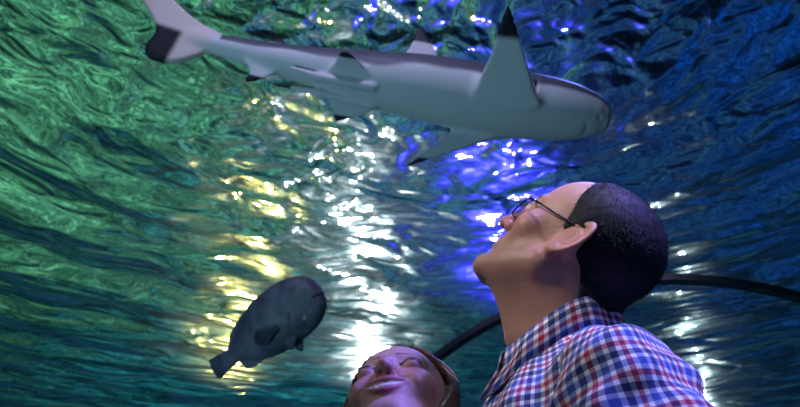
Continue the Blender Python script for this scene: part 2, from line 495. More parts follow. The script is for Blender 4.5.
# pectorals are dark above, white below; the tail is pale with a black lower lobe
tip = FINS['tip'].copy()
q = v-np.array([-.50, shark_axis(-.5)[0], .004]); uu = nrm((-1, -.22, 0)); tu = q@uu; tv = q@tl_up
tail = np.clip((-x-.47)/.03, 0, 1)
low = np.clip((.011-(tv-(tu-.06)*.05))/.012, 0, 1)*np.clip((tu-.052-(-.03-tv)*.1)/.012, 0, 1)
edge = np.clip((tu-.104-tv*1.06-.012)/.006, 0, 1)*(tv > .02)*.75
tip = np.maximum(tip, tail*np.maximum(low, edge))
tip = np.maximum(tip, np.clip((.0012-FINS['mouth'])/.002, 0, 1)*.3)
R = None
# place: body axis from the tail root to the snout, seen from below, belly rolled towards the viewer
snout = at(611, 122, 2.93); tailp = at(205, 50, 3.02)
ex = nrm(snout-tailp); S = np.linalg.norm(snout-tailp)
ez = nrm(V(0, 0, 1)-ex*ex[2]); ey = np.cross(ez, ex)
RM = np.stack([ex, ey, ez], 1) @ rot((1, 0, 0), math.radians(-8))
w = (v*S)@RM.T+(snout+tailp)/2
shark = mesh_obj('shark', w-(snout+tailp)/2, f, shark_mat, attrs=dict(tip=tip, back=back, pale=tail))
shark.location = (snout+tailp)/2
tag(shark, 'large blacktip reef shark with pale belly swimming overhead', 'shark')

# ------------------------------------------------------------------ grouper
GX = [-.42, -.36, -.28, -.15, 0, .15, .28, .36, .43, .475, .495, .5]
GRZ = [.05, .055, .090, .175, .225, .238, .228, .205, .160, .105, .05, .008]
GRY = [.015, .024, .05, .09, .13, .15, .15, .145, .12, .085, .04, .006]
GFIN = {}
def grouper_sdf(P):
    x = P[..., 0]
    ry = lerp_prof(x, GX, GRY); rz = lerp_prof(x, GX, GRZ)
    dz = P[..., 2]-.015*np.sin((x+.4)*3); dy = P[..., 1]
    q = np.sqrt((dy/ry)**2+(dz/rz)**2+1e-9)
    d = np.maximum((q-1)*np.minimum(ry, rz), np.maximum(x-.5, -.42-x))
    e0, _ = fin(P, (-.38, 0, 0), (-1, 0, 0), (0, 0, 1), curve_pts([(-.05, .05), (.05, .075), (.12, .085), (.135, .03), (.138, -.02), (.125, -.08), (.05, -.07), (-.05, -.045)]), .012, .006, 1)
    d = smin(d, e0, .02)
    spn = .003*np.abs(np.sin(x*60))
    e1, _ = fin(P, (-.3, 0, .04), (1, 0, 0), (0, 0, 1), curve_pts([(0, .0), (.0, .07), (.04, .115), (.12, .155), (.24, .19), (.36, .205), (.46, .20), (.52, .17), (.4, .1)]), .008, .004, .25)
    d = smin(d, e1+spn*.6, .015)
    e2, _ = fin(P, (-.24, 0, -.08), (1, 0, 0), (0, 0, -1), curve_pts([(-.05, -.02), (-.06, .05), (-.02, .085), (.06, .09), (.14, .05), (.12, 0)]), .008, .004, .25)
    d = smin(d, e2, .015)
    for s in (-1, 1):
        e3, _ = fin(P, (.10, s*.128, -.05), (-1, 0, -.12), (-.0, s*.25, -1), curve_pts([(0, -.03), (.08, -.065), (.17, -.06), (.2, 0), (.16, .06), (.07, .055), (0, .03)]), .008, .004, .2)
        GFIN[s] = e3
        d = smin(d, e3-.001, .01)
        e4, _ = fin(P, (.16, s*.06, -.185), (-1, 0, 0), (-.4, s*.5, -.8), curve_pts([(-.02, -.02), (.06, -.02), (.09, .05), (.06, .1), (.02, .06)]), .008, .004, .1)
        d = smin(d, e4, .012)
        d = smin(d, sph(P, (.335, s*.095, .085), .026), .012)      # eye bulge
        d = smax(d, -(np.sqrt((np.sqrt((x-.10)**2+(dz+.01)**2)-.14)**2+(dy-s*.14)**2)-.006)*np.where(x > .12, 1, 0)-np.where(x > .12, 0, 1), .005)  # gill cover edge
    m = cap(P, (.36, -.2, -.055), (.36, .2, -.055), .003)
    mouth = ell(P, (.49, 0, -.045), (.07, .2, .0045))
    d = smax(d, -mouth, .006)
    GFIN['mouth'] = mouth
    return d
v, f = surface_nets(grouper_sdf, (-.6, -.24, -.36), (.53, .24, .3), .0085)
v = relax(v, f, 2, .5)
grouper_sdf(v.astype(np.float32))
eye = np.maximum(np.exp(-((v-np.array([.335, -.12, .085]))**2).sum(1)/.0006), np.exp(-((v-np.array([.335, .12, .085]))**2).sum(1)/.0006))
darkp = np.clip((.012-np.minimum(GFIN[-1], GFIN[1]))/.01, 0, 1)
mt = NT('grouper_skin')
g1 = mt.noise(6.5, 5, mt.obj(), .62); g2 = mt.noise(26, 3, mt.obj(), .6)
gc = mt.ramp(g1, [(.36, (.022, .028, .042)), (.5, (.07, .082, .105)), (.66, (.15, .165, .18))])
gc = mt.mix(mt.math('MULTIPLY', g2, .35), gc, (.22, .24, .25, 1))
gc = mt.mix(mt.math('MULTIPLY', mt.attr('dark'), .75), gc, (.02, .022, .035, 1))
gc = mt.mix(mt.attr('eye'), gc, (.01, .01, .012, 1))
gro_mat = mt.done(mt.bsdf(gc, .5, .35, mt.bump(g2, .35, .01)))
gs = np.array(at(209, 374, 3.45)); gh = np.array(at(320, 290, 3.3))
ex = nrm(gh-gs); S = np.linalg.norm(gh-gs)/1.04
vd = nrm((gs+gh)/2-CAM)                      # sight line to the fish
up0 = nrm(-RT*.60+UP*.8); up0 = nrm(up0-ex*np.dot(up0, ex)); ey = np.cross(up0, ex)
RM = np.stack([ex, ey, up0], 1) @ rot((1, 0, 0), math.radians(-18))
gctr = (gs+gh)/2+ex*S*.035
gro = mesh_obj('grouper', (v*S)@RM.T, f, gro_mat, attrs=dict(eye=eye, dark=darkp))
gro.location = gctr
tag(gro, 'dark mottled grouper fish swimming at the left of the tunnel', 'fish')
# ------------------------------------------------------------------ the tunnel and the tank
TA = math.radians(20.7); TD = 3.216; TC = -.232; TZ = 1.178; TR = 1.5     # tunnel heading, nearest seam, offset, axis height, radius
tax = V(math.sin(TA), math.cos(TA), 0); tlt = V(math.cos(TA), -math.sin(TA), 0); tz = V(0, 0, 1)
torg = V(0, 0, TZ)+tlt*TC
def tun(s, th, r=TR): return torg+tax*s+r*(math.cos(th)*tlt+math.sin(th)*tz)
TH0 = -math.asin((TZ-.12)/TR)*.999
# acrylic shell, 70 mm thick: an inner and an outer skin
mt = NT('acrylic')
lw = mt.n('LayerWeight'); lw.inputs['Blend'].default_value = .22
sv = mt.n('Mapping', ins={'Vector': mt.obj()}); sv.inputs['Scale'].default_value = (6, 6, 160); sv.inputs['Rotation'].default_value = (.5, .3, .8)
scr = mt.ramp(mt.noise(2.2, 2, sv.outputs[0]), [(.70, (0, 0, 0)), (.76, (1, 1, 1))])
patch = mt.ramp(mt.noise(1.1, 2, mt.obj()), [(.48, (0, 0, 0)), (.66, (1, 1, 1))])
scr = mt.math('MULTIPLY', scr, patch)
tr = mt.n('BsdfTransparent'); tr.inputs['Color'].default_value = (.97, .985, .99, 1)
gl = mt.n('BsdfGlossy'); gl.inputs['Roughness'].default_value = .03; gl.inputs['Color'].default_value = (.9, .95, 1, 1)
di = mt.n('BsdfDiffuse'); di.inputs['Color'].default_value = (.8, .85, .9, 1)
m1 = mt.n('MixShader'); mt.set(m1.inputs[0], mt.math('MULTIPLY', lw.outputs['Fresnel'], .07)); mt.set(m1.inputs[1], tr); mt.set(m1.inputs[2], gl)
m2 = mt.n('MixShader'); mt.set(m2.inputs[0], mt.math('MULTIPLY', scr, .08)); mt.set(m2.inputs[1], m1.outputs[0]); mt.set(m2.inputs[2], di)
acrylic = mt.done(m2.outputs[0])
ths = np.linspace(TH0, math.pi-TH0, 73)
SS = np.linspace(-2.2, 9, 29)
def shell(s0, s1, n):
    ss = np.linspace(s0, s1, n)
    prof = [tun(0, t, TR) for t in ths]+[tun(0, t, TR+.07) for t in ths[::-1]]
    prof = np.array(prof); m = len(prof)
    vs = np.concatenate([prof+tax*s for s in ss]); fs = []
    for i in range(n-1):
        for j in range(m):
            k = (j+1) % m
            fs.append((i*m+j, i*m+k, (i+1)*m+k, (i+1)*m+j))
    fs.append(tuple(range(m))); fs.append(tuple((n-1)*m+j for j in range(m))[::-1])
    return vs, fs
seams = [-2.2, TD, 8.0]
vs, fs = shell(-2.2, TD-.02, 8); tag(mesh_obj('window_1', vs, fs, acrylic), kind='structure')
vs, fs = shell(TD+.02, 8.0, 8); tag(mesh_obj('window_2', vs, fs, acrylic), kind='structure')
# the black sealing rib between two acrylic sections, its polished middle edge coloured as a blue highlight
rubber = plain('black_seal', (.008, .010, .016), .35, .5)
def rib(s0, s1, r0, r1, mat, name):
    prof = [(s0, r0), (s1, r0), (s1, r1), (s0, r1)]; vs = []; fs = []
    for t in ths:
        for s, r in prof: vs.append(tun(s, t, r))
    for i in range(len(ths)-1):
        for j in range(4):
            k = (j+1) % 4; fs.append((i*4+j, (i+1)*4+j, (i+1)*4+k, i*4+k))
    fs.append((0, 1, 2, 3)); fs.append(tuple((len(ths)-1)*4+j for j in (3, 2, 1, 0)))
    return mesh_obj(name, vs, fs, mat, smooth=False)
r1 = rib(TD-.026, TD-.004, TR-.012, TR+.016, rubber, 'trim_1')
r2 = rib(TD+.004, TD+.026, TR-.012, TR+.016, rubber, 'trim_2')
mid = rib(TD-.004, TD+.004, TR-.009, TR+.014, plain('blue_edge_highlight', (.10, .20, .55), .18, .8), 'trim_3')
for o in (r1, r2, mid): tag(o, kind='structure')
# tunnel floor and the kerbs that carry the shell
conc = NT('dark_carpet'); conc_m = conc.done(conc.bsdf(conc.mix(conc.noise(60, 3, conc.obj()), (.015, .02, .04, 1), (.03, .04, .07, 1)), .9, .1))
kw = TR*math.cos(TH0)
def slab(name, s0, s1, l0, l1, z0, z1, mat):
    vs = [torg*V(1, 1, 0)+tax*s+tlt*l+tz*z for s in (s0, s1) for l in (l0, l1) for z in (z0, z1)]
    fs = [(0, 1, 3, 2), (4, 6, 7, 5), (0, 4, 5, 1), (2, 3, 7, 6), (0, 2, 6, 4), (1, 5, 7, 3)]
    return tag(mesh_obj(name, vs, fs, mat, smooth=False), kind='structure')
slab('floor', -2.2, 8, -kw, kw, -.06, 0, conc_m)
kerb = plain('kerb_concrete', (.05, .055, .07), .8, .2)
slab('baseboard_left', -2.2, 8, -kw-.12, -kw+.08, -.06, .13, kerb)
slab('baseboard_right', -2.2, 8, kw-.08, kw+.12, -.06, .13, kerb)

# tank bed of algae covered rock: what the water surface mirrors
WZ = 4.85
def bed_h(x, y):
    h = .10*np.sin(x*1.3+.4*y)+.09*np.sin(y*1.7-x*.6+1)+.06*np.sin(2.9*x+1.2*y)+.05*np.sin(3.7*y-1.1*x+2)
    return h
gx = np.linspace(-26, 30, 190); gy = np.linspace(-3, 40, 150)
X, Y = np.meshgrid(gx, gy, indexing='ij')
q = np.stack([X, Y], -1)-torg[:2]
lat = np.abs(q@tlt[:2]); lon = q@tax[:2]
rise = np.clip((lat-2.2)/3, 0, 1)
Z = -.35+bed_h(X, Y)*rise+.0*X
Z = np.where((lat < 2.2), -.30, Z)
vs = np.stack([X, Y, Z], -1).reshape(-1, 3); n = len(gy)
fs = [(i*n+j, (i+1)*n+j, (i+1)*n+j+1, i*n+j+1) for i in range(len(gx)-1) for j in range(n-1)]
mt = NT('algae_rock')
a1 = mt.noise(.85, 6, mt.obj(), .7); a2 = mt.noise(3.5, 4, mt.obj(), .6)
c1 = mt.ramp(a1, [(.38, (.008, .02, .03)), (.48, (.07, .14, .12)), (.56, (.22, .37, .27)), (.68, (.44, .58, .46))])
c2 = mt.ramp(a2, [(.35, (.15, .15, .15)), (.6, (1, 1, 1))])
rock = mt.done(mt.bsdf(mt.mix(.8, c1, c2, 'MULTIPLY'), .9, .1, mt.bump(a2, .5, .1)))
tag(mesh_obj('tank_bed', vs, fs, rock), kind='structure')

# the water surface seen from below: real swell in the mesh, finer ripples as bump
RC = (.3, 2.0)
def ripple(x, y):
    h = 0*x
    r = np.random.default_rng(3)
    for i in range(46):
        lam = r.uniform(.34, 1.5)
        th = r.normal(math.radians(118), .55) if i % 3 else r.uniform(0, math.pi)
        k = 2*math.pi/lam
        amp = W_AMP*lam**.9
        ph = r.uniform(0, 7)
        # most of the swell runs out in rings from a point overhead, the rest crosses it
        if i % 3:
            cx, cy = RC[0]+r.normal(0, .5), RC[1]+r.normal(0, .5)
            rad = np.hypot(x-cx, y-cy)
            h = h+1.15*amp*np.sin(k*rad+ph+.9*np.sin(.9*x+ph)+.7*np.sin(.8*y-2*ph))*(.55+.45*np.sin(1.7*x+2.1*ph)*np.sin(1.3*y+ph))
        else:
            h = h+.7*amp*np.sin(k*(x*math.cos(th)+y*math.sin(th))+ph+.6*np.sin(.9*x+.7*y+ph))
    return h
gx = np.arange(-9, 9.01, .05); gy = np.arange(.5, 15.01, .05)
X, Y = np.meshgrid(gx, gy, indexing='ij')
Z = WZ+ripple(X, Y)
vs = np.stack([X, Y, Z], -1).reshape(-1, 3); n = len(gy)
ii, jj = np.meshgrid(np.arange(len(gx)-1), np.arange(n-1), indexing='ij'); b = (ii*n+jj).ravel()
fs = np.stack([b, b+1, b+n+1, b+n], 1)
mt = NT('water_surface')
ov = mt.n('VectorMath', operation='SUBTRACT'); mt.set(ov.inputs[0], mt.obj()); ov.inputs[1].default_value = (RC[0], RC[1], 0)
sp = mt.n('SeparateXYZ', ins={0: ov.outputs[0]})
rr = mt.math('SQRT', mt.math('ADD', mt.math('MULTIPLY', sp.outputs[0], sp.outputs[0]), mt.math('MULTIPLY', sp.outputs[1], sp.outputs[1])))
tt = mt.math('ARCTAN2', sp.outputs[0], sp.outputs[1])
pv = mt.n('CombineXYZ', ins={0: mt.math('MULTIPLY', rr, 2.3), 1: mt.math('MULTIPLY', tt, 5.0)})
wob = mt.n('TexNoise', ins={'Vector': mt.obj()}); wob.inputs['Scale'].default_value = .7
wv = mt.n('VectorMath', operation='MULTIPLY_ADD'); mt.set(wv.inputs[0], wob.outputs['Color']); wv.inputs[1].default_value = (1.3, 1.3, 0); mt.set(wv.inputs[2], pv.outputs[0])
pv = wv
n1 = mt.noise(1.75, 1.6, pv.outputs[0], .45, .5)
n2 = mt.noise(9, 2, mt.obj(), .5)
bp = mt.bump(n1, 1.0, WB1); bp = mt.bump(n2, 1.0, WB2, bp)
gs_ = mt.n('BsdfGlossy'); gs_.inputs['Roughness'].default_value = .018; gs_.inputs['Color'].default_value = (.93, .97, 1, 1); mt.set(gs_.inputs['Normal'], bp)
gr_ = mt.n('BsdfGlossy'); gr_.inputs['Roughness'].default_value = W_R2; gr_.inputs['Color'].default_value = (.75, .92, 1, 1); mt.set(gr_.inputs['Normal'], bp)
df_ = mt.n('BsdfDiffuse'); df_.inputs['Color'].default_value = (.25, .5, .55, 1); mt.set(df_.inputs['Normal'], bp)
m1 = mt.n('MixShader'); m1.inputs[0].default_value = W_ROUGH; mt.set(m1.inputs[1], gs_); mt.set(m1.inputs[2], gr_)
m2 = mt.n('MixShader'); m2.inputs[0].default_value = W_DIFF; mt.set(m2.inputs[1], m1); mt.set(m2.inputs[2], df_)
tag(mesh_obj('water_surface', vs, fs, mt.done(m2.outputs[0])), kind='structure')

# ------------------------------------------------------------------ light
def aim(o, target):
    d = Vector(np.asarray(target)-np.asarray(o.location)); o.rotation_euler = d.to_track_quat('-Z', 'Y').to_euler()
def spot(name, loc, target, col, power, size=60, radius=.15, blend=.6):
    l = bpy.data.lights.new(name, 'SPOT'); l.energy = power; l.color = col; l.spot_size = math.radians(size); l.spot_blend = blend; l.shadow_soft_size = radius
    o = bpy.data.objects.new(name, l); COL.objects.link(o); o.location = loc; aim(o, target); return o
def area(name, loc, target, col, power, sx, sy=None, spread=180):
    l = bpy.data.lights.new(name, 'AREA'); l.energy = power; l.color = col; l.shape = 'RECTANGLE'; l.size = sx; l.size_y = sy or sx; l.spread = math.radians(spread)
    o = bpy.data.objects.new(name, l); COL.objects.link(o); o.location = loc; aim(o, target); return o
def mirror_pt(px, py, dist):
    """where a lamp must stand for the flat surface to mirror it at this pixel"""
    d = nrm(FW*FPX+RT*(px-400)-UP*(py-203.5)); t = (WZ-CAM[2])/d[2]
    p = CAM+d*(t+dist); p[2] = 2*WZ-p[2]; return p, CAM+d*t
# ------------------------------------------------------------------ people
def frame(yaw_vec, tilt, roll=0.0):
    """columns right, forward, up for a head facing the horizontal yaw_vec, tipped back by tilt"""
    h = nrm(yaw_vec); z = V(0, 0, 1)
    f_ = h*math.cos(tilt)+z*math.sin(tilt); u_ = z*math.cos(tilt)-h*math.sin(tilt); r_ = np.cross(f_, u_)
    M = np.stack([r_, f_, u_], 1)
    return M @ rot((0, 1, 0), roll)

CR = {False: ((0, -.013, .041), (.074, .089, .077)), True: ((0, -.016, .043), (.070, .092, .082))}   # skull
FH = {False: ((0, .030, .033), (.064, .060, .066)), True: ((0, .030, .035), (.059, .061, .068))}      # forehead
def head_local(Q, woman=False):
    """head, origin between the ears, x right, y forward, z up (metres)"""
    k = np.abs(Q[..., 0]); x = Q[..., 0]; y = Q[..., 1]; z = Q[..., 2]
    A = np.stack([k, y, z], -1)
    jw = .040 if woman else .056
    d = ell(Q, *CR[woman])
    d = smin(d, ell(Q, *FH[woman]), .02)          # forehead
    d = smin(d, ell(Q, (0, .036, -.030), (.058 if not woman else .050, .052, .075)), .02)     # mid face
    d = smin(d, cap(A, (jw, .005, -.048), (.016, .076 if not woman else .068, -.096), .021 if not woman else .019, .0175 if not woman else .017), .02)   # jaw
    d = smin(d, ell(Q, (0, .084 if not woman else .076, -.098 if not woman else -.096), (.019, .015, .0145) if not woman else (.018, .016, .015)), .015)         # chin
    d = smin(d, ell(Q, (0, .02, -.078), (.045, .060, .022)), .02)           # floor of the mouth
    d = smin(d, ell(A, (.042 if not woman else .037, .058 if not woman else .060, -.016), (.022, .020, .018)), .026)       # cheekbone
    if woman: d = smin(d, ell(A, (.035, .071, -.033), (.015, .016, .015)), .012)   # smiling cheeks
    d = smin(d, cap(A, (.008, .086, .026), (.042, .074, .024), .0095 if not woman else .007), .012)  # brow
    d = smax(d, -ell(A, (.032, .104, .006), (.018, .017, .013)), .012)       # eye socket
    d = smin(d, sph(A, (.032, .078, .006), .0128), .002)                    # eyeball
    lid = sph(A, (.032, .0785, .006), .0146)
    up = z-.006-(.0035 if not woman else .0005)-.10*(y-.078)
    d = smin(d, smax(lid, -up, .001), .0015)                               # upper lid
    d = smin(d, smax(lid, (z-.006+(.0045 if not woman else .0012)), .001), .0015)                    # lower lid
    # nose
    d = smin(d, cap(Q, (0, .090, .016), (0, .112 if not woman else .106, -.024 if not woman else -.022), .0075 if not woman else .0052, .0095 if not woman else .0062), .010)
    d = smin(d, sph(Q, (0, .115 if not woman else .109, -.027 if not woman else -.025), .0078 if not woman else .0066), .006)
    d = smin(d, ell(A, (.0115 if not woman else .0088, .098, -.028), (.0075 if not woman else .0054, .011, .009 if not woman else .0072)), .005)
    if woman: d = smin(d, ell(Q, (0, .096, -.0295), (.0105, .0125, .0085)), .005)
    d = smax(d, -(ell(A, (.0065, .106, -.0385), (.0034, .0055, .0065)) if not woman else ell(A, (.0050, .100, -.0350), (.0018, .0036, .0030))), .002)
    # mouth
    d = smin(d, ell(Q, (0, .079, -.056), (.030, .018, .022)), .012)
    if woman:
        # open smile: upper lip bow, lower lip, dark mouth
        t = np.clip(k/.033, 0, 1)
        zc = -.0495+.0085*t**2; yc = .0980-.0135*t**2
        lipu = np.sqrt((y-yc)**2+(z-zc)**2+np.maximum(k-.031, 0)**2)-(.0034-.0018*t)
        zl = -.0735+.0305*t**2; yl = .0955-.011*t**2
        lipl = np.sqrt((y-yl)**2+(z-zl)**2+np.maximum(k-.031, 0)**2)-(.0048-.0030*t)
        hole = smax(smax(z-zc+.0035, zl-z+.0035, .002), smax(yc-.016-y, k-.031, .002), .002)
        d = smax(d, -hole, .002)
        d = smin(d, lipu, .004); d = smin(d, lipl, .004)
        teeth = smax(np.abs(y-(yc-.0052))-.0025, smax(np.abs(z-(zc-.0060))-.0060, k-.027, .001), .001)
        teeth = smax(teeth, -(np.abs(((k+.004) % .008)-.004)-.0003), .0006)
        d = np.minimum(d, teeth)
        HX['teeth'] = teeth
        fold = chain(A, [(.017, .098, -.030), (.031, .090, -.037), (.041, .078, -.052)], [.0020, .0032, .0016], .004)
        d = smax(d, -fold, .006)
    else:
        t = np.clip(k/.025, 0, 1)
        lipu = np.sqrt((y-(.0945-.014*t**2))**2+(z-(-.0525+.002*np.cos(k*120)-.003*t**2))**2+np.maximum(k-.023, 0)**2)-(.0055-.0025*t)
        lipl = np.sqrt((y-(.0930-.014*t**2))**2+(z-(-.0650+.005*t**2))**2+np.maximum(k-.023, 0)**2)-(.0065-.0035*t)
        d = smin(d, lipu, .005); d = smin(d, lipl, .005)
        mslit = np.sqrt((y-(.100-.016*t**2))**2+(z+.0585)**2+np.maximum(k-.024, 0)**2)-.0030
        d = smax(d, -mslit, .002)
    HX['lip'] = np.minimum(lipu, lipl)
    # ears: rim, fold, hollow, lobe
    a = math.radians(-16); ca, sa = math.cos(a), math.sin(a)
    ey_, ez_ = (y+.012), (z-.004)
    v = ey_*sa+ez_*ca; u = ey_*ca-ez_*sa                                   # u forward, v up along the ear
    flare = .0765+np.clip(-u, -.02, .03)*.50                             # the ear stands off towards the back
    w = k-flare
    eo = np.sqrt((u/.0185)**2+((v-.002)/.0315)**2)
    rr = (eo-1)*.019
    plate = smax(rr, np.abs(w)-.0032, .003)
    rim = np.sqrt(np.maximum(rr+.002, -1)**2+(w-.0035)**2)-.0040
    rim = np.where((u > .008) & (v < .012), rim+.6*np.clip(.02-v, 0, .02)*np.clip((u-.008)/.01, 0, 1), rim)
    anti = np.sqrt((np.sqrt((u-.004)**2+(v+.001)**2*.62)-.0115)**2+(w-.0025)**2)-.0028
    anti = np.where(u < .006, anti, anti+.02)
    ear = smin(plate, rim, .002); ear = smin(ear, anti, .003)
    ear = smin(ear, ell(np.stack([w, u, v], -1), (.001, .004, -.027), (.0045, .0085, .0095)), .005)
    ear = smin(ear, ell(np.stack([w, u, v], -1), (.001, .0135, -.004), (.005, .0042, .0065)), .003)   # tragus
    ear = smax(ear, -ell(np.stack([w, u, v], -1), (.002, .006, -.003), (.0065, .0062, .0105)), .003)
    ear = smin(ear, smax(ell(A, (.067, -.010, .002), (.013, .014, .024)), -(k-.04), .002), .006)
    d = smin(d, ear, .004)
    return d
HX = {}

skin_seen = {}
def skin_mat(name, base, flush, lip):
    mt = NT(name)
    n = mt.noise(55, 4, mt.obj(), .6)
    big = mt.noise(14, 2, mt.obj())
    c = mt.mix(mt.math('MULTIPLY', big, .5), (*base, 1), (*flush, 1))
    c = mt.mix(mt.math('MULTIPLY', mt.attr('red'), .7), c, (*flush, 1))
    c = mt.mix(mt.attr('stubble'), c, tuple(b*.55 for b in base)+(1,))
    c = mt.mix(mt.attr('lip'), c, (*lip, 1))
    c = mt.mix(mt.attr('dark'), c, (.02, .012, .010, 1))
    c = mt.mix(mt.attr('white'), c, (.82, .80, .76, 1))
    cr = mt.n('Mapping', ins={'Vector': mt.obj()}); cr.inputs['Scale'].default_value = (1, 1, 2.6); cr.inputs['Rotation'].default_value = (.2, .6, 0)
    nn = mt.bump(mt.noise(420, 3, mt.obj(), .6), .3, .0012, mt.bump(mt.noise(70, 4, cr.outputs[0], .6, 1.2), .15, .004))
    return mt.done(mt.bsdf(c, .46, .42, nn, **{'Subsurface Weight': .12, 'Subsurface Radius': (.012, .005, .003), 'Subsurface Scale': .6}))

def face_attrs(Q, woman, fr):
    """skin colouring in head space: lips, brows, lashes, eyes, teeth, stubble"""
    k = np.abs(Q[:, 0]); y = Q[:, 1]; z = Q[:, 2]
    A = np.stack([k, y, z], -1)
    head_local(Q.astype(np.float32), woman)
    lip = np.clip((.0012-HX['lip'])/.0015, 0, 1)
    dark = np.zeros(len(Q)); white = np.zeros(len(Q))
    zb = .0275+.35*(k-.02)*(k < .035)+np.where(k >= .035, .00525-.45*(k-.035), 0)
    brow = np.clip(1-np.abs(z-zb)/(.0045 if not woman else .0036), 0, 1)*((k > .012) & (k < .052))*(y > .055)
    dark = np.maximum(dark, np.minimum(brow*1.4, .85 if not woman else .6))
    e = sph(A, (.032, .078, .006), .0128)
    eye = (e < .0006) & (y > .080) & (np.abs(z-.005) < .0065)
    white = np.where(eye, .8 if not woman else .45, white)
    iris = np.sqrt((k-.032)**2+(z-.0075)**2)
    dark = np.where(eye & (iris < .0058), .95, dark)
    lash = np.clip(1-np.abs(z-.0105+.10*(k-.032))/.0022, 0, 1)*(np.abs(k-.032) < .017)*(y > .076)
    lash = np.clip(2.2-np.abs(z-.0058+.05*(k-.032))/.0024, 0, 1)*(np.abs(k-.032) < .0165)*(y > .077) if woman else lash*.4
    dark = np.maximum(dark, lash)
    nost = ell(A, (.0065, .106, -.0395), (.0042, .0066, .0070)) if not woman else ell(A, (.0050, .100, -.0360), (.0024, .0044, .0036))
    dark = np.maximum(dark, np.clip((.0002-nost)/.0015, 0, 1)*(.9 if not woman else .6))  # nostril shade painted into the skin colour
    red = np.clip(np.exp(-((k-.045)**2+(z+.02)**2)/.0006)*(y > .04)+np.exp(-((y-.112)**2+(z+.028)**2)/.0004)+(k > .074)*(np.abs(z) < .045)*.8, 0, 1)
    stub = np.zeros(len(Q))
    if woman:
        t = np.clip(k/.033, 0, 1); zc = -.0495+.0085*t**2; yc = .0980-.0135*t**2
        inm = (y < yc-.004) & (y > .055) & (k < .031) & (z < zc) & (z > -.0755+.0305*t**2) & (HX['lip'] > .0008)
        dark = np.where(inm, .9, dark)
        tm = HX['teeth'] < .0008
        white = np.where(tm, 1, white); dark = np.where(tm, 0, dark); lip = np.where(tm, 0, lip)
    else:
        stub = np.clip((.022-z-.05*0)/.03, 0, 1)*np.clip((y-.005+(-.045-z)*.3)/.03, 0, 1)*np.clip((-.028-z)/.02, 0, 1)*.5
    return dict(lip=lip, dark=dark, white=white, red=red, stubble=stub)

def hand_pts(W, D, N, s):
    """wrist W, hand direction D (down the fingers), palm normal N, s = side sign of the thumb"""
    S_ = np.cross(D, N)*s
    fs = []
    for i, (o, L) in enumerate(((.030, .068), (.010, .076), (-.010, .070), (-.029, .055))):
        b = W+D*.085+S_*o; m = b+D*L*.45+N*.004; m2 = m+D*L*.32+N*.012; e = m2+D*L*.2+N*.016
        fs.append(([W+D*.03+S_*o*.6, b, m, m2, e], [.011, .0105, .0090, .0080, .0068]))
    t0 = W+D*.028+S_*.026; t1 = W+D*.062+S_*.052+N*.008; t2 = W+D*.092+S_*.058+N*.016
    fs.append(([W+D*.015+S_*.012, t0, t1, t2], [.013, .0135, .0105, .0085]))
    return fs

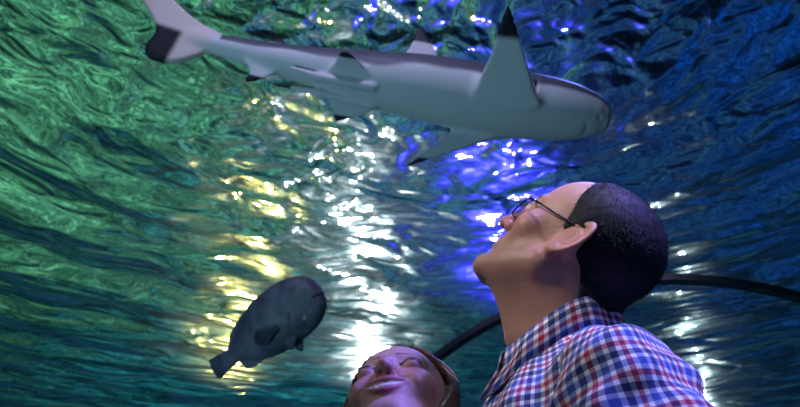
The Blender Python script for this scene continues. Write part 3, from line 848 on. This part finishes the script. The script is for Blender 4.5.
class Person:
    pass
def make_person(label, cat, head_c, headM, neck, body_yaw, woman, skin):
    """neck = centre of the neck base; the body hangs from it and stands on the floor"""
    p = Person(); p.headM = headM; p.hc = np.asarray(head_c)
    h = nrm(body_yaw); zz = V(0, 0, 1); r_ = np.cross(h, zz)
    p.BM = np.stack([r_, h, zz], 1); p.neck = np.asarray(neck)
    B = lambda P: (P-p.neck.astype(np.float32)) @ p.BM.astype(np.float32)
    H = lambda P: (P-p.hc.astype(np.float32)) @ headM.astype(np.float32)
    p.B, p.H = B, H
    Hn = p.neck[2]
    g = .86 if woman else 1.0
    nk_top = (p.hc+headM@V(0, -.012, -.035)-p.neck)@p.BM
    nr = .050 if woman else .062
    p.nk_top = nk_top
    def neck_sdf(q):
        a = V(0, -.012, -.03)
        d = cap(q, a, nk_top, nr*1.12, nr)
        return d
    # local joints
    sh = V(.172*g, -.012, -.128); el = V(.215*g, -.045, -.37); wr = V(.225*g, .06, -.60)
    hip = -.53 if woman else -.58
    kn = (hip-.10)*.5-Hn*.5+.04
    def torso(q):
        k = np.abs(q[..., 0]); A = np.stack([k, q[..., 1], q[..., 2]], -1)
        d = ell(q, (0, .012, -.255), (.165*g, .118*g, .225))
        d = smin(d, ell(q, (0, .015 if woman else .03, hip+.16), (.145*g+.01, .118*g if woman else .120, .20)), .06)
        d = smin(d, ell(q, (0, -.005, hip), (.165*g+.02, .118, .12)), .05)
        d = smin(d, cap(A, (.0, -.02, -.075), (.145*g, -.015, -.128), .050*g, .050*g), .05)
        d = smin(d, cap(A, (.0, -.025, -.015), (.10*g, -.02, -.085), .042*g, .032*g), .04)
        if woman: d = smin(d, sph(A, (.075, .085, -.27), .062), .03)
        return d
    def arms(q):
        k = np.abs(q[..., 0]); A = np.stack([k, q[..., 1], q[..., 2]], -1)
        d = chain(A, [sh, (sh+el)/2, el], [.056*g, .049*g, .040*g], .02)
        d = smin(d, chain(A, [el, el*.6+wr*.4, wr], [.040*g, .040*g, .027*g], .02), .02)
        return d
    def hands(q):
        k = np.abs(q[..., 0]); A = np.stack([k, q[..., 1], q[..., 2]], -1)
        D = nrm(V(.02, .12, -1)); N = nrm(V(-1, 0, 0)); N = nrm(N-D*np.dot(N, D))
        S_ = V(0, 1, 0)
        d = smin(ell((A-(wr+D*.055).astype(np.float32)), (0, 0, 0), (.016, .040, .050)), cap(A, wr, wr+D*.02, .026*g, .024*g), .02)
        for pts, rs in hand_pts(wr, D, N, 1 if np.cross(D, N)[1] > 0 else -1):
            d = smin(d, chain(A, pts, [r*g for r in rs], .004), .006)
        return d
    ft = -Hn+.055
    def legs(q):
        k = np.abs(q[..., 0]); A = np.stack([k, q[..., 1], q[..., 2]], -1)
        d = chain(A, [V(.085, -.005, hip-.02), V(.09, .01, (hip+kn)/2), V(.092, .012, kn), V(.094, -.012, kn*.65+ft*.35), V(.095, -.02, ft+.03)], [.088, .074, .055, .054, .038], .03)
        return d
    def feet(q):
        k = np.abs(q[..., 0]); A = np.stack([k, q[..., 1], q[..., 2]], -1)
        return smin(cap(A, (.095, -.03, ft-.015), (.115, .13, ft-.027), .034, .024), cap(A, (.095, -.02, ft), (.095, -.02, ft+.05), .036), .02)
    p.torso, p.arms, p.legs, p.feet, p.neck_sdf, p.sh, p.el, p.wr, p.hip, p.ft = torso, arms, legs, feet, neck_sdf, sh, el, wr, hip, ft
    # fine head and neck
    def fine(P):
        q = B(P)
        d = smin(head_local(H(P), woman), smin(neck_sdf(q), torso(q), .04), .028)
        if not woman:   # throat and larynx
            lx = (p.hc+headM@V(0, .035, -.085)-p.neck)@p.BM
            d = smin(d, cap(q, lx+V(0, .0, .0), lx*.35+V(0, .05, -.03)*.65, .026, .024), .03)
        cut = -(q[..., 2]+.035)
        return smax(d, cut, .004)
    lo = np.minimum(p.hc-.165, p.neck-V(.13, .13, .045)); hi = np.maximum(p.hc+.165, p.neck+.13)
    v, f = surface_nets(fine, lo, hi, .0021 if not woman else .0017)
    v = relax(v, f, 1, .35)
    q = H(v.astype(np.float32)).astype(float)
    at_ = face_attrs(q, woman, None)
    # the rest of the body
    def coarse(P):
        q = B(P)
        d = smin(torso(q), arms(q), .03); d = smin(d, hands(q), .01); d = smin(d, legs(q), .04); d = smin(d, feet(q), .015)
        return smax(d, q[..., 2]+.028, .004)
    ext = np.abs(p.BM)@V(.31, .25, 0)
    v2, f2 = surface_nets(coarse, p.neck-V(ext[0], ext[1], Hn+.0), p.neck+V(ext[0], ext[1], .02), .0085)
    v2 = relax(v2, f2, 1, .4)
    vv, ff, aa = join([(v, f, at_), (v2, f2, {k: np.zeros(len(v2)) for k in at_})])
    root_loc = V(p.neck[0], p.neck[1], 0)
    o = mesh_obj('person', vv-root_loc, ff, skin, attrs=aa)
    o.location = root_loc
    tag(o, label, cat)
    p.o = o
    return p

# plaid shirt cloth: cloth coordinates travel with the mesh
def plaid_mat():
    mt = NT('plaid_cotton')
    uv = mt.n('Attribute', attribute_name='cloth').outputs['Vector']
    sx = mt.n('SeparateXYZ', ins={0: uv})
    def stripes(c):
        ph = mt.math('FRACT', mt.math('DIVIDE', c, .0400))
        r = mt.n('ValToRGB'); mt.set(r.inputs[0], ph); r.color_ramp.interpolation = 'CONSTANT'
        e = r.color_ramp.elements
        W_ = (.93, .93, .96); NB = (.03, .05, .20); RD = (.55, .05, .13); BL = (.09, .17, .56)
        seq = [(0, NB), (.20, W_), (.34, RD), (.50, W_), (.64, BL), (.86, W_)]
        while len(e) < len(seq): e.new(.5)
        for i, (p_, c_) in enumerate(seq): e[i].position = p_; e[i].color = (*c_, 1)
        return r.outputs[0]
    a = stripes(sx.outputs[0]); b = stripes(sx.outputs[1])
    # woven: half the thread is warp, half weft
    c = mt.mix(.5, a, b)
    c = mt.mix(.55, c, mt.mix(1, a, b, 'MULTIPLY'))
    wv = mt.n('Mapping', ins={'Vector': uv})
    n = mt.noise(900, 2, uv)
    return mt.done(mt.bsdf(c, .85, .15, mt.bump(n, .25, .001), **{'Sheen Weight': .15}))

def cloth_obj(name, v, f, mat, parent, coords=None):
    return mesh_obj(name, v, f, mat, parent, attrs=None if coords is None else dict(cloth=coords))

def box_around(p, ex, ey, z0, z1):
    e = np.abs(p.BM)@V(ex, ey, 0)
    return p.neck+V(-e[0], -e[1], z0), p.neck+V(e[0], e[1], z1)

def hair_strand_mesh(roots, tips_fn, w0, n):
    vs, fs = [], []
    return vs, fs

# ---------------------------------------------------------------- the man
mh = nrm(V(-math.cos(math.radians(MAN_YAW)), math.sin(math.radians(MAN_YAW)), 0))
MH = frame(mh, math.radians(MAN_TILT), math.radians(MAN_ROLL))
man_c = at(*MAN_C)
man_n = at(*MAN_N)
skin_m = skin_mat('man_skin', (.52, .31, .22), (.50, .20, .15), (.42, .18, .15))
man = make_person('man in plaid shirt and glasses looking up at shark', 'person', man_c, MH, man_n, mh if MAN_BYAW is None else V(-math.cos(math.radians(MAN_BYAW)), math.sin(math.radians(MAN_BYAW)), 0), False, skin_m)

# cropped hair
def man_hairline(y, z):
    """>0 inside the haired scalp"""
    zs = np.array([-.10, -.085, -.06, -.035, -.015, .01, .035, .06, .085, .105, .14])
    ys = np.array([-.10, -.082, -.070, -.056, -.040, .014, .020, .030, .036, .044, .052])
    return np.interp(z, zs, ys).astype(np.float32)-y
def man_hair(P):
    q = man.H(P); y, z = q[..., 1], q[..., 2]
    sk = smin(ell(q, *CR[False]), ell(q, *FH[False]), .02)
    nk = smin(sk, smin(head_nohead(q), man.neck_sdf(man.B(P)), .028), .028)
    reg = man_hairline(y, z)
    low = z+.082
    th = .0062*np.clip(reg/.025, 0, 1)*np.clip(low/.03, 0, 1)+.0004
    lump = .0005*np.sin(q[..., 0]*260+3*np.sin(y*190))*np.sin(z*240+2*np.sin(q[..., 0]*170))
    d = nk-th-lump*np.clip(reg/.02, 0, 1)
    earclear = .0-(sph(np.stack([np.abs(q[..., 0]), y, z], -1), (.082, -.010, .0), .022))
    d = smax(d, -np.minimum(reg, low), .003)
    return smax(d, earclear, .003)
def head_nohead(q):
    A = np.stack([np.abs(q[..., 0]), q[..., 1], q[..., 2]], -1)
    return smin(ell(q, (0, .036, -.030), (.058, .052, .075)), cap(A, (.056, .005, -.048), (.016, .074, -.094), .021, .019), .02)
v, f = surface_nets(man_hair, man_c-.16, man_c+.16, .0028)
v = relax(v, f, 1, .4)
# stubbly strands all over it
def strands(v, f, fwd, n, L, wd, lift, rs, keep=None):
    f = np.asarray(f)
    r = np.random.default_rng(rs)
    a, b, c = v[f[:, 0]], v[f[:, 1]], v[f[:, 2]]
    nn = np.cross(b-a, c-a); ar = np.linalg.norm(nn, axis=1); nn = nn/np.maximum(ar, 1e-12)[:, None]
    if keep is not None: ar = ar*keep(a)
    i = r.choice(len(f), n, p=ar/ar.sum())
    p = a[i]+(b[i]-a[i])*r.random((n, 1))*.9+(c[i]-b[i])*r.random((n, 1))*.6
    N_ = nn[i]
    D = fwd(p)+r.normal(0, .35, (n, 3)); D = D-N_*(D*N_).sum(1)[:, None]; D /= np.linalg.norm(D, axis=1)[:, None]
    D = D*(1-lift)+N_*lift
    W = np.cross(D, N_); W /= np.linalg.norm(W, axis=1)[:, None]
    l = L*r.uniform(.6, 1.2, (n, 1))
    e = p+D*l
    vs = np.stack([p-W*wd-N_*.0008, p+W*wd-N_*.0008, e], 1).reshape(-1, 3)
    fs = np.arange(n*3).reshape(-1, 3)
    return vs, fs
fw_man = lambda p: (MH@V(0, -.75, -.5))[None, :]+0*p
sv_, sf_ = strands(v, f, fw_man, 16000, .008, .00035, .35, 5)
mt = NT('dark_hair')
hn = mt.noise(300, 2, mt.obj())
dark_hair = mt.done(mt.bsdf(mt.ramp(hn, [(.35, (.005, .006, .009)), (.62, (.014, .016, .022)), (.8, (.04, .045, .06))]), .6, .2, mt.bump(mt.noise(520, 2, mt.obj()), .3, .002)))
vv, ff, _ = join([(v, f), (sv_, sf_)])
mesh_obj('hair', vv, ff, dark_hair, man.o)

# glasses: thin dark metal frames with clear lenses
black_metal = plain('glasses_metal', (.012, .012, .016), .28, .6, .4)
mt = NT('lens')
tr = mt.n('BsdfTransparent'); gl = mt.n('BsdfGlossy'); gl.inputs['Roughness'].default_value = .02
lw = mt.n('LayerWeight'); lw.inputs['Blend'].default_value = .4
m1 = mt.n('MixShader'); mt.set(m1.inputs[0], mt.math('MULTIPLY', lw.outputs['Fresnel'], .5)); mt.set(m1.inputs[1], tr); mt.set(m1.inputs[2], gl)
lens_mat = mt.done(m1.outputs[0])
HW = lambda pts: np.asarray(pts, float)@MH.T+man_c
def lens_outline(s, n=40):
    o = []
    for i in range(n):
        t = 2*math.pi*i/n
        c_, s_ = math.cos(t), math.sin(t)
        x = .0255*np.sign(c_)*abs(c_)**.7; z = .0165*np.sign(s_)*abs(s_)**.7-.0035*(s_ < 0)*abs(s_)
        X = s*(.0335+x)
        o.append((X, .1065-.9*max(abs(X)-.012, 0)**2*6-.10*(z*.9), .004+z))
    return np.array(o)-V(0, .008, 0)
parts = []
for s in (-1, 1):
    L = lens_outline(s)
    parts.append(tube(HW(L), .0013, 6, closed=True))
    hx = s*.0595
    parts.append(tube(HW([(s*.0585, .084, .011), (s*.0655, .080, .012), (s*.0705, .072, .0125)]), [.0016, .0018, .0016], 6))
parts.append(tube(HW([(-.009, .0985, .008), (-.004, .104, .011), (.004, .104, .011), (.009, .0985, .008)]), .0014, 6))
vv, ff, _ = join(parts)
frm = mesh_obj('eyeglasses', vv, ff, black_metal, man.o)
frm['label'] = 'thin dark framed eyeglasses'
for s in (-1, 1):
    mesh_obj('temple', *tube(HW([(s*.0705, .072, .0125), (s*.0755, .04, .0150), (s*.0765, .012, .0185), (s*.0745, -.006, .0195), (s*.0720, -.020, .014)]), [.0016, .0015, .0015, .0016, .0016], 6), black_metal, frm)
    L = lens_outline(s); c = L.mean(0)
    top = np.concatenate([L*.0+c+(L-c)*.98, [c+V(0, .0025, 0)]]); bot = top-V(0, .0016, 0); n = len(L)
    fs = [(i, (i+1) % n, n) for i in range(n)]+[((i+1) % n+n+1, i+n+1, n+n+1) for i in range(n)]+[((i+1) % n, i, i+n+1, (i+1) % n+n+1) for i in range(n)]
    mesh_obj('lens', HW(np.concatenate([top, bot])), fs, lens_mat, frm)

# shirt
def man_shirt(P):
    q = man.B(P)
    x, y, z = q[..., 0], q[..., 1], q[..., 2]
    k = np.abs(x); A = np.stack([k, y, z], -1)
    d = man.torso(q)
    d = smin(d, ell(q, (0, -.03, -.235), (.17, .12, .20)), .05)
    sl = chain(A, [man.sh+V(-.01, 0, .004), (man.sh+man.el)/2+V(.012, 0, 0), man.el*.9+man.sh*.1+V(.012, 0, 0)], [.062, .063, .066], .02)
    d = smin(d, sl, .035)-.014
    # folds: drag lines from the collar over the shoulder, sleeve-head seam, loose creases down the back
    ang = np.arctan2(y+.02, k+.001)
    fold = .0065*np.sin(ang*11+14*z+1.1*np.sin(9*z+2*x*8))*np.clip((-z-.02)/.10, 0, 1)
    fold += .0040*np.sin(58*(y+.35*z)+3*np.sin(22*z))*np.clip((-z-.05)/.08, 0, 1)
    fold += .0030*np.sin(95*(z-.5*k)+4*np.sin(17*y))*np.clip((k-.10)/.05, 0, 1)
    seam = np.exp(-((k-(.158+.10*np.clip(-z-.12, 0, 1)*0))/.0035)**2)*.0035*np.clip((-z-.02)/.02, 0, 1)*(z > -.26)
    yoke = np.exp(-((z+.105-.2*(y+.12))/.003)**2)*.002*(y < -.03)
    d = d-fold+seam+yoke
    # neck hole, sleeve and tail ends
    hole = cap(q, V(0, .0, -.06), V(man.nk_top[0]*.6, man.nk_top[1]*.6+.005, .12), .052, .068)
    d = smax(d, -hole, .006)
    tail = man.hip-.09-z-.02*np.cos(x*16)
    d = smax(d, tail, .004)
    cut = ((A-(man.el*.72+man.sh*.28+V(.01, 0, 0)).astype(np.float32))@nrm(man.el-man.sh).astype(np.float32))
    d = np.where(k > .13, smax(d, cut, .004), d)
    return d
lo, hi = box_around(man, .31, .23, man.hip-.13, .10)
v, f = surface_nets(man_shirt, lo, hi, .0048)
v = relax(v, f, 1, .4)
def shirt_coords(v):
    q = man.B(v.astype(np.float32)).astype(float)
    k = np.abs(q[:, 0]); s = np.sign(q[:, 0])
    # body: round the trunk; sleeve: round the arm and along it
    angb = np.arctan2(q[:, 0], q[:, 1]-.01)
    ub = angb*.155; vb = q[:, 2]+.35*np.clip(.14-np.hypot(q[:, 0]*.9, q[:, 1]), -.1, .14)*np.clip((q[:, 2]+.10)/.05, 0, 1)
    ax = nrm(man.el-man.sh); rel = np.stack([k, q[:, 1], q[:, 2]], 1)-(man.sh+V(.0, 0, .05))
    al = rel@ax
    e1 = nrm(np.cross(ax, V(0, 1, 0))); e2 = np.cross(ax, e1)
    ua = np.arctan2(rel@e2, rel@e1)*.066; va = -al
    m = k > .158
    return np.stack([np.where(m, ua, ub)+1, np.where(m, va, vb)+1, m*1.0], 1)
plaid = plaid_mat()
shirt = cloth_obj('shirt', v, f, plaid, man.o, shirt_coords(v))
shirt['label'] = 'red, white and blue plaid shirt'
# fold-over collar
BW = lambda p, pts: np.asarray(pts, float)@p.BM.T+p.neck
def collar_mesh(p):
    nt = p.nk_top
    c0 = V(nt[0]*.30, nt[1]*.30+.004, 0)
    n = 61; prof = []
    gap = math.radians(9)
    for i in range(n):
        t = gap+(2*math.pi-2*gap)*i/(n-1)              # from the front round the back
        fr = .5+.5*math.cos(t)                         # 1 front, 0 back
        near = max(0, 1-min(t-gap, 2*math.pi-gap-t)/.55)
        rx, ry = .0670, .0735-.004*(1-fr)
        dirv = V(math.sin(t), math.cos(t), 0)
        top = .050-.066*fr**1.15+.006*math.sin(3*t)
        base = c0+V(rx*dirv[0], ry*dirv[1], 0)
        lean = V(nt[0], nt[1], 0)*.16
        leafL = .047+.022*near**1.3
        wob = .003*math.sin(7*t+1)
        pts = [base+dirv*.004+V(0, 0, top-.045), base-dirv*.000+lean*.5+V(0, 0, top-.012), base+dirv*.003+lean+V(0, 0, top), base+dirv*.0085+lean+V(0, 0, top-.002),
               base+dirv*(.0135+wob)+lean*.6+V(0, 0, top-.4*leafL), base+dirv*(.0195+wob)+lean*.25+V(0, .022*near, top-leafL)]
        prof.append(pts)
    prof = np.array(prof); m = prof.shape[1]
    vs = prof.reshape(-1, 3)
    # thickness
    nrm_ = np.zeros_like(prof)
    du = np.gradient(prof, axis=0); dv = np.gradient(prof, axis=1)
    nn = np.cross(du, dv); nn /= np.linalg.norm(nn, axis=2)[..., None]
    inner = (prof-nn*.0016).reshape(-1, 3); outer = (prof+nn*.0016).reshape(-1, 3)
    N = len(vs); fs = []
    for i in range(n-1):
        for j in range(m-1):
            a = (i*m+j, (i+1)*m+j, (i+1)*m+j+1, i*m+j+1)
            fs.append(a); fs.append(tuple(k+N for k in a[::-1]))
    for i in range(n-1):
        for j in (0, m-1):
            a = (i*m+j, (i+1)*m+j, (i+1)*m+j+N, i*m+j+N); fs.append(a if j else a[::-1])
    for i in (0, n-1):
        for j in range(m-1):
            a = (i*m+j, i*m+j+1, i*m+j+1+N, i*m+j+N); fs.append(a if i == 0 else a[::-1])
    ul = np.repeat(np.linspace(0, 2*math.pi*.075, n), m); vl = np.tile(np.array([0, .03, .045, .05, .068, .095]), n)
    co_ = np.stack([ul+1.013, vl+1.02, 0*ul], 1)
    return np.concatenate([outer, inner]), fs, np.concatenate([co_, co_])
vs, fs, cc = collar_mesh(man)
mesh_obj('collar', BW(man, vs), fs, plaid, shirt, attrs=dict(cloth=cc))

def lower_clothes(p, col, shoe_col, suffix):
    def trousers(P):
        q = p.B(P); d = p.legs(q)
        d = smin(d, smax(p.torso(q), q[..., 2]-(p.hip+.06), .01), .03)-.011
        d = d-.003*np.sin(q[..., 2]*40+6*np.sin(q[..., 0]*22))
        d = smax(d, q[..., 2]-(p.hip+.06), .006)
        return smax(d, (p.ft+.035)-q[..., 2], .004)
    lo, hi = box_around(p, .25, .22, p.ft, p.hip+.08)
    v, f = surface_nets(trousers, lo, hi, .009)
    mt = NT(suffix+'_trousers')
    mesh_obj('trousers', relax(v, f, 1, .4), f, mt.done(mt.bsdf(mt.mix(mt.noise(200, 2, mt.obj()), (*col, 1), tuple(c*1.5 for c in col)+(1,)), .85, .15)), p.o)
    shm = plain(suffix+'_shoe_leather', shoe_col, .45, .4)
    for s in (-1, 1):
        def shoe(P):
            q = p.B(P).copy(); q[..., 0] *= s
            z = q[..., 2]
            up = smin(cap(q, (.095, -.035, p.ft-.010), (.117, .145, p.ft-.024), .042, .033), cap(q, (.095, -.02, p.ft), (.095, -.02, p.ft+.045), .045), .02)
            sole = smax(cap(q*V(1, 1, 0).astype(np.float32), (.095, -.035, 0), (.117, .15, 0), .046, .038), np.abs(z-(p.ft-.0465))-.0075, .004)
            d = smin(smax(up, (p.ft-.05)-z, .004), sole, .003)
            return smax(d, z-(p.ft+.075), .004)
        lo, hi = box_around(p, .2, .22, p.ft-.06, p.ft+.1)
        v, f = surface_nets(shoe, lo, hi, .006)
        mesh_obj('shoe', relax(v, f, 1, .4), f, shm, p.o)
lower_clothes(man, (.02, .025, .05), (.03, .02, .015), 'man')

# ---------------------------------------------------------------- the woman
wh = V(-math.sin(math.radians(WOM_YAW)), -math.cos(math.radians(WOM_YAW)), 0)
WH = frame(wh, math.radians(WOM_TILT), math.radians(WOM_ROLL))
wom_c = at(*WOM_C)
wom_n = wom_c+V(*WOM_NECK)
wb = V(-math.sin(math.radians(WOM_BYAW)), -math.cos(math.radians(WOM_BYAW)), 0)
skin_w = skin_mat('woman_skin', (.62, .40, .33), (.60, .27, .24), (.50, .14, .16))
wom = make_person('smiling woman with long brown hair gazing up beside the man', 'person', wom_c, WH, wom_n, wb, True, skin_w)
H2W = lambda pts: np.asarray(pts, float)@WH.T+wom_c
def w_shell(q, off):
    return smin(ell(q, CR[True][0], np.array(CR[True][1])+off), ell(q, FH[True][0], np.array(FH[True][1])+V(off, off*.6, off)), .02)
hang = {}
for s in (-1, 1):
    a = H2W([(s*.062, .006, .078), (s*.077, -.006, .030), (s*.078, -.022, -.028)])
    b = a[-1]+V(0, 0, -.09)+WH@V(0, -.035, 0); c = b+V(0, 0, -.13)+WH@V(0, -.02, 0)*.6
    hang[s] = [V(min(q_[0], wom_c[0]+.055), q_[1], q_[2]) if i_ > 2 else q_ for i_, q_ in enumerate((a[0], a[1], a[2], b, c))]
def w_hair(P):
    q = wom.H(P); k = np.abs(q[..., 0])
    d = w_shell(q, .009)
    arch = .101-11*k**2
    reg = np.maximum(q[..., 2]-arch, .020-q[..., 1]-.25*np.maximum(-q[..., 2]-.0, 0))
    d = smax(d, -reg, .004)
    d = smax(d, -(q[..., 2]+.10), .01)
    for s in (-1, 1):
        d = smin(d, chain(P, hang[s], [.010, .012, .016, .021, .014], .02), .02)
    bk = H2W([(0, -.10, .02), (0, -.115, -.05)]); b2 = bk[1]+V(0, 0, -.10)+WH@V(0, -.02, 0)
    d = smin(d, chain(P, [bk[0], bk[1], b2, b2+V(0, 0, -.10)], [.05, .06, .06, .03], .03), .04)
    clear = smin(ell(q, (0, .045, -.02), (.056, .085, .098)), ell(q, (0, .06, .04), (.055, .06, .055)), .02)
    return smax(d, -clear, .004)
v, f = surface_nets(w_hair, wom_c-V(.24, .24, .36), wom_c+V(.24, .24, .17), .0042)
v = relax(v, f, 2, .5)
# locks laid over the shell
locks = [(v, f, dict(tone=np.full(len(v), .3)))]
rw = np.random.default_rng(11)
for s in (-1, 1):
    for i in range(330):
        y0 = rw.uniform(-.10, .066); ph = rw.uniform(-.02, .03)
        off = .0145+rw.uniform(-.0025, .005)
        sc_ = math.sqrt(max(.05, 1-((y0+.018)/.112)**2))
        yend = min(y0, .004)-rw.uniform(0, .02)
        pts = []
        for t in np.linspace(0, 1, 9):
            a = t*math.radians(100)
            y = y0*(1-t**.8)+yend*t**.8
            s2 = math.sqrt(max(.05, 1-((y+.016)/.106)**2))
            rx, rz_ = (.071+off)*s2, (.081+off)*s2
            if y0 > .02: rz_ = max(rz_, .060*(1-t))
            pts.append(V(s*(rx*math.sin(a)+.001), y, .045+rz_*math.cos(a)))
        W_ = list(H2W(pts))
        dn = V(0, 0, -1)
        d0 = nrm(W_[-1]-W_[-2]); L = rw.uniform(.026, .040)
        for j in range(6):
            w_ = min(1, j/3); d1 = nrm(d0*(1-w_)+(dn+WH@V(s*.02, -.12, 0))*w_)
            W_.append(W_[-1]+d1*L)
        W_ = np.array(W_); W_[9:, 0] = np.minimum(W_[9:, 0], wom_c[0]+.075)
        n_ = len(W_); r_ = np.full(n_, .0019); r_[0] = .0006; r_[-1] = .0003; r_[-2] = .001
        tv, tf = tube(W_, r_*rw.uniform(.6, 1.25), 5)
        locks.append((tv, tf, dict(tone=np.full(len(tv), rw.random()))))
vv, ff, aa = join(locks)
vv[:, 0] = np.minimum(vv[:, 0], np.interp(vv[:, 2], [1.28, 1.35, 1.44], [-.01, .012, .085]))
mt = NT('brown_hair')
bh = mt.done(mt.bsdf(mt.ramp(mt.attr('tone'), [(0, (.050, .028, .016)), (.5, (.15, .088, .048)), (1, (.34, .22, .13))]), .38, .5, mt.bump(mt.noise(240, 2, mt.obj()), .3, .002)))
mesh_obj('hair', vv, ff, bh, wom.o, attrs=aa)
# dark blouse
def blouse(P):
    q = wom.B(P); x, y, z = q[..., 0], q[..., 1], q[..., 2]; k = np.abs(x); A = np.stack([k, y, z], -1)
    d = smin(wom.torso(q), wom.arms(q), .03)-.010
    d = d-.003*np.sin(30*z+9*np.sin(12*x)+5*y)
    d = smax(d, -cap(q, V(0, .03, -.03), V(0, .0, .15), .07, .085), .006)
    cut = (A-(wom.wr*.9+wom.el*.1).astype(np.float32))@nrm(wom.wr-wom.el).astype(np.float32)
    d = np.where((k > .13) & (z < -.3), smax(d, cut, .004), d)
    return smax(d, wom.hip-.02-z, .004)
lo, hi = box_around(wom, .27, .22, wom.hip-.14, .08)
v, f = surface_nets(blouse, lo, hi, .0065)
mt = NT('woman_blouse')
mesh_obj('blouse', relax(v, f, 1, .4), f, mt.done(mt.bsdf(mt.mix(mt.noise(120, 2, mt.obj()), (.04, .035, .06, 1), (.07, .06, .10, 1)), .8, .2)), wom.o)
lower_clothes(wom, (.03, .035, .06), (.04, .03, .03), 'woman')
w = bpy.data.worlds.new('World'); sc.world = w; w.use_nodes = True
bg = w.node_tree.nodes['Background']; bg.inputs[0].default_value = (.02, .10, .19, 1); bg.inputs[1].default_value = .42
sc.cycles.caustics_reflective = False; sc.cycles.caustics_refractive = False
sc.cycles.use_denoising = True
sc.cycles.max_bounces = 8; sc.cycles.transparent_max_bounces = 24
# added unseen spots under water: the ripples break their mirror images into glitter
def glitter_spot(name, px, py, dist, col, power, radius, size=50):
    p, hit = mirror_pt(px, py, dist)
    return spot(name, p, hit, col, power, size, radius, .8)
for a in GLITTER_SPOTS: glitter_spot(*a)
# added spots: coloured washes over the rock bed, fills on people, shark and fish
for a in WASHES: spot(*a)
for a in KEYS: area(*a)
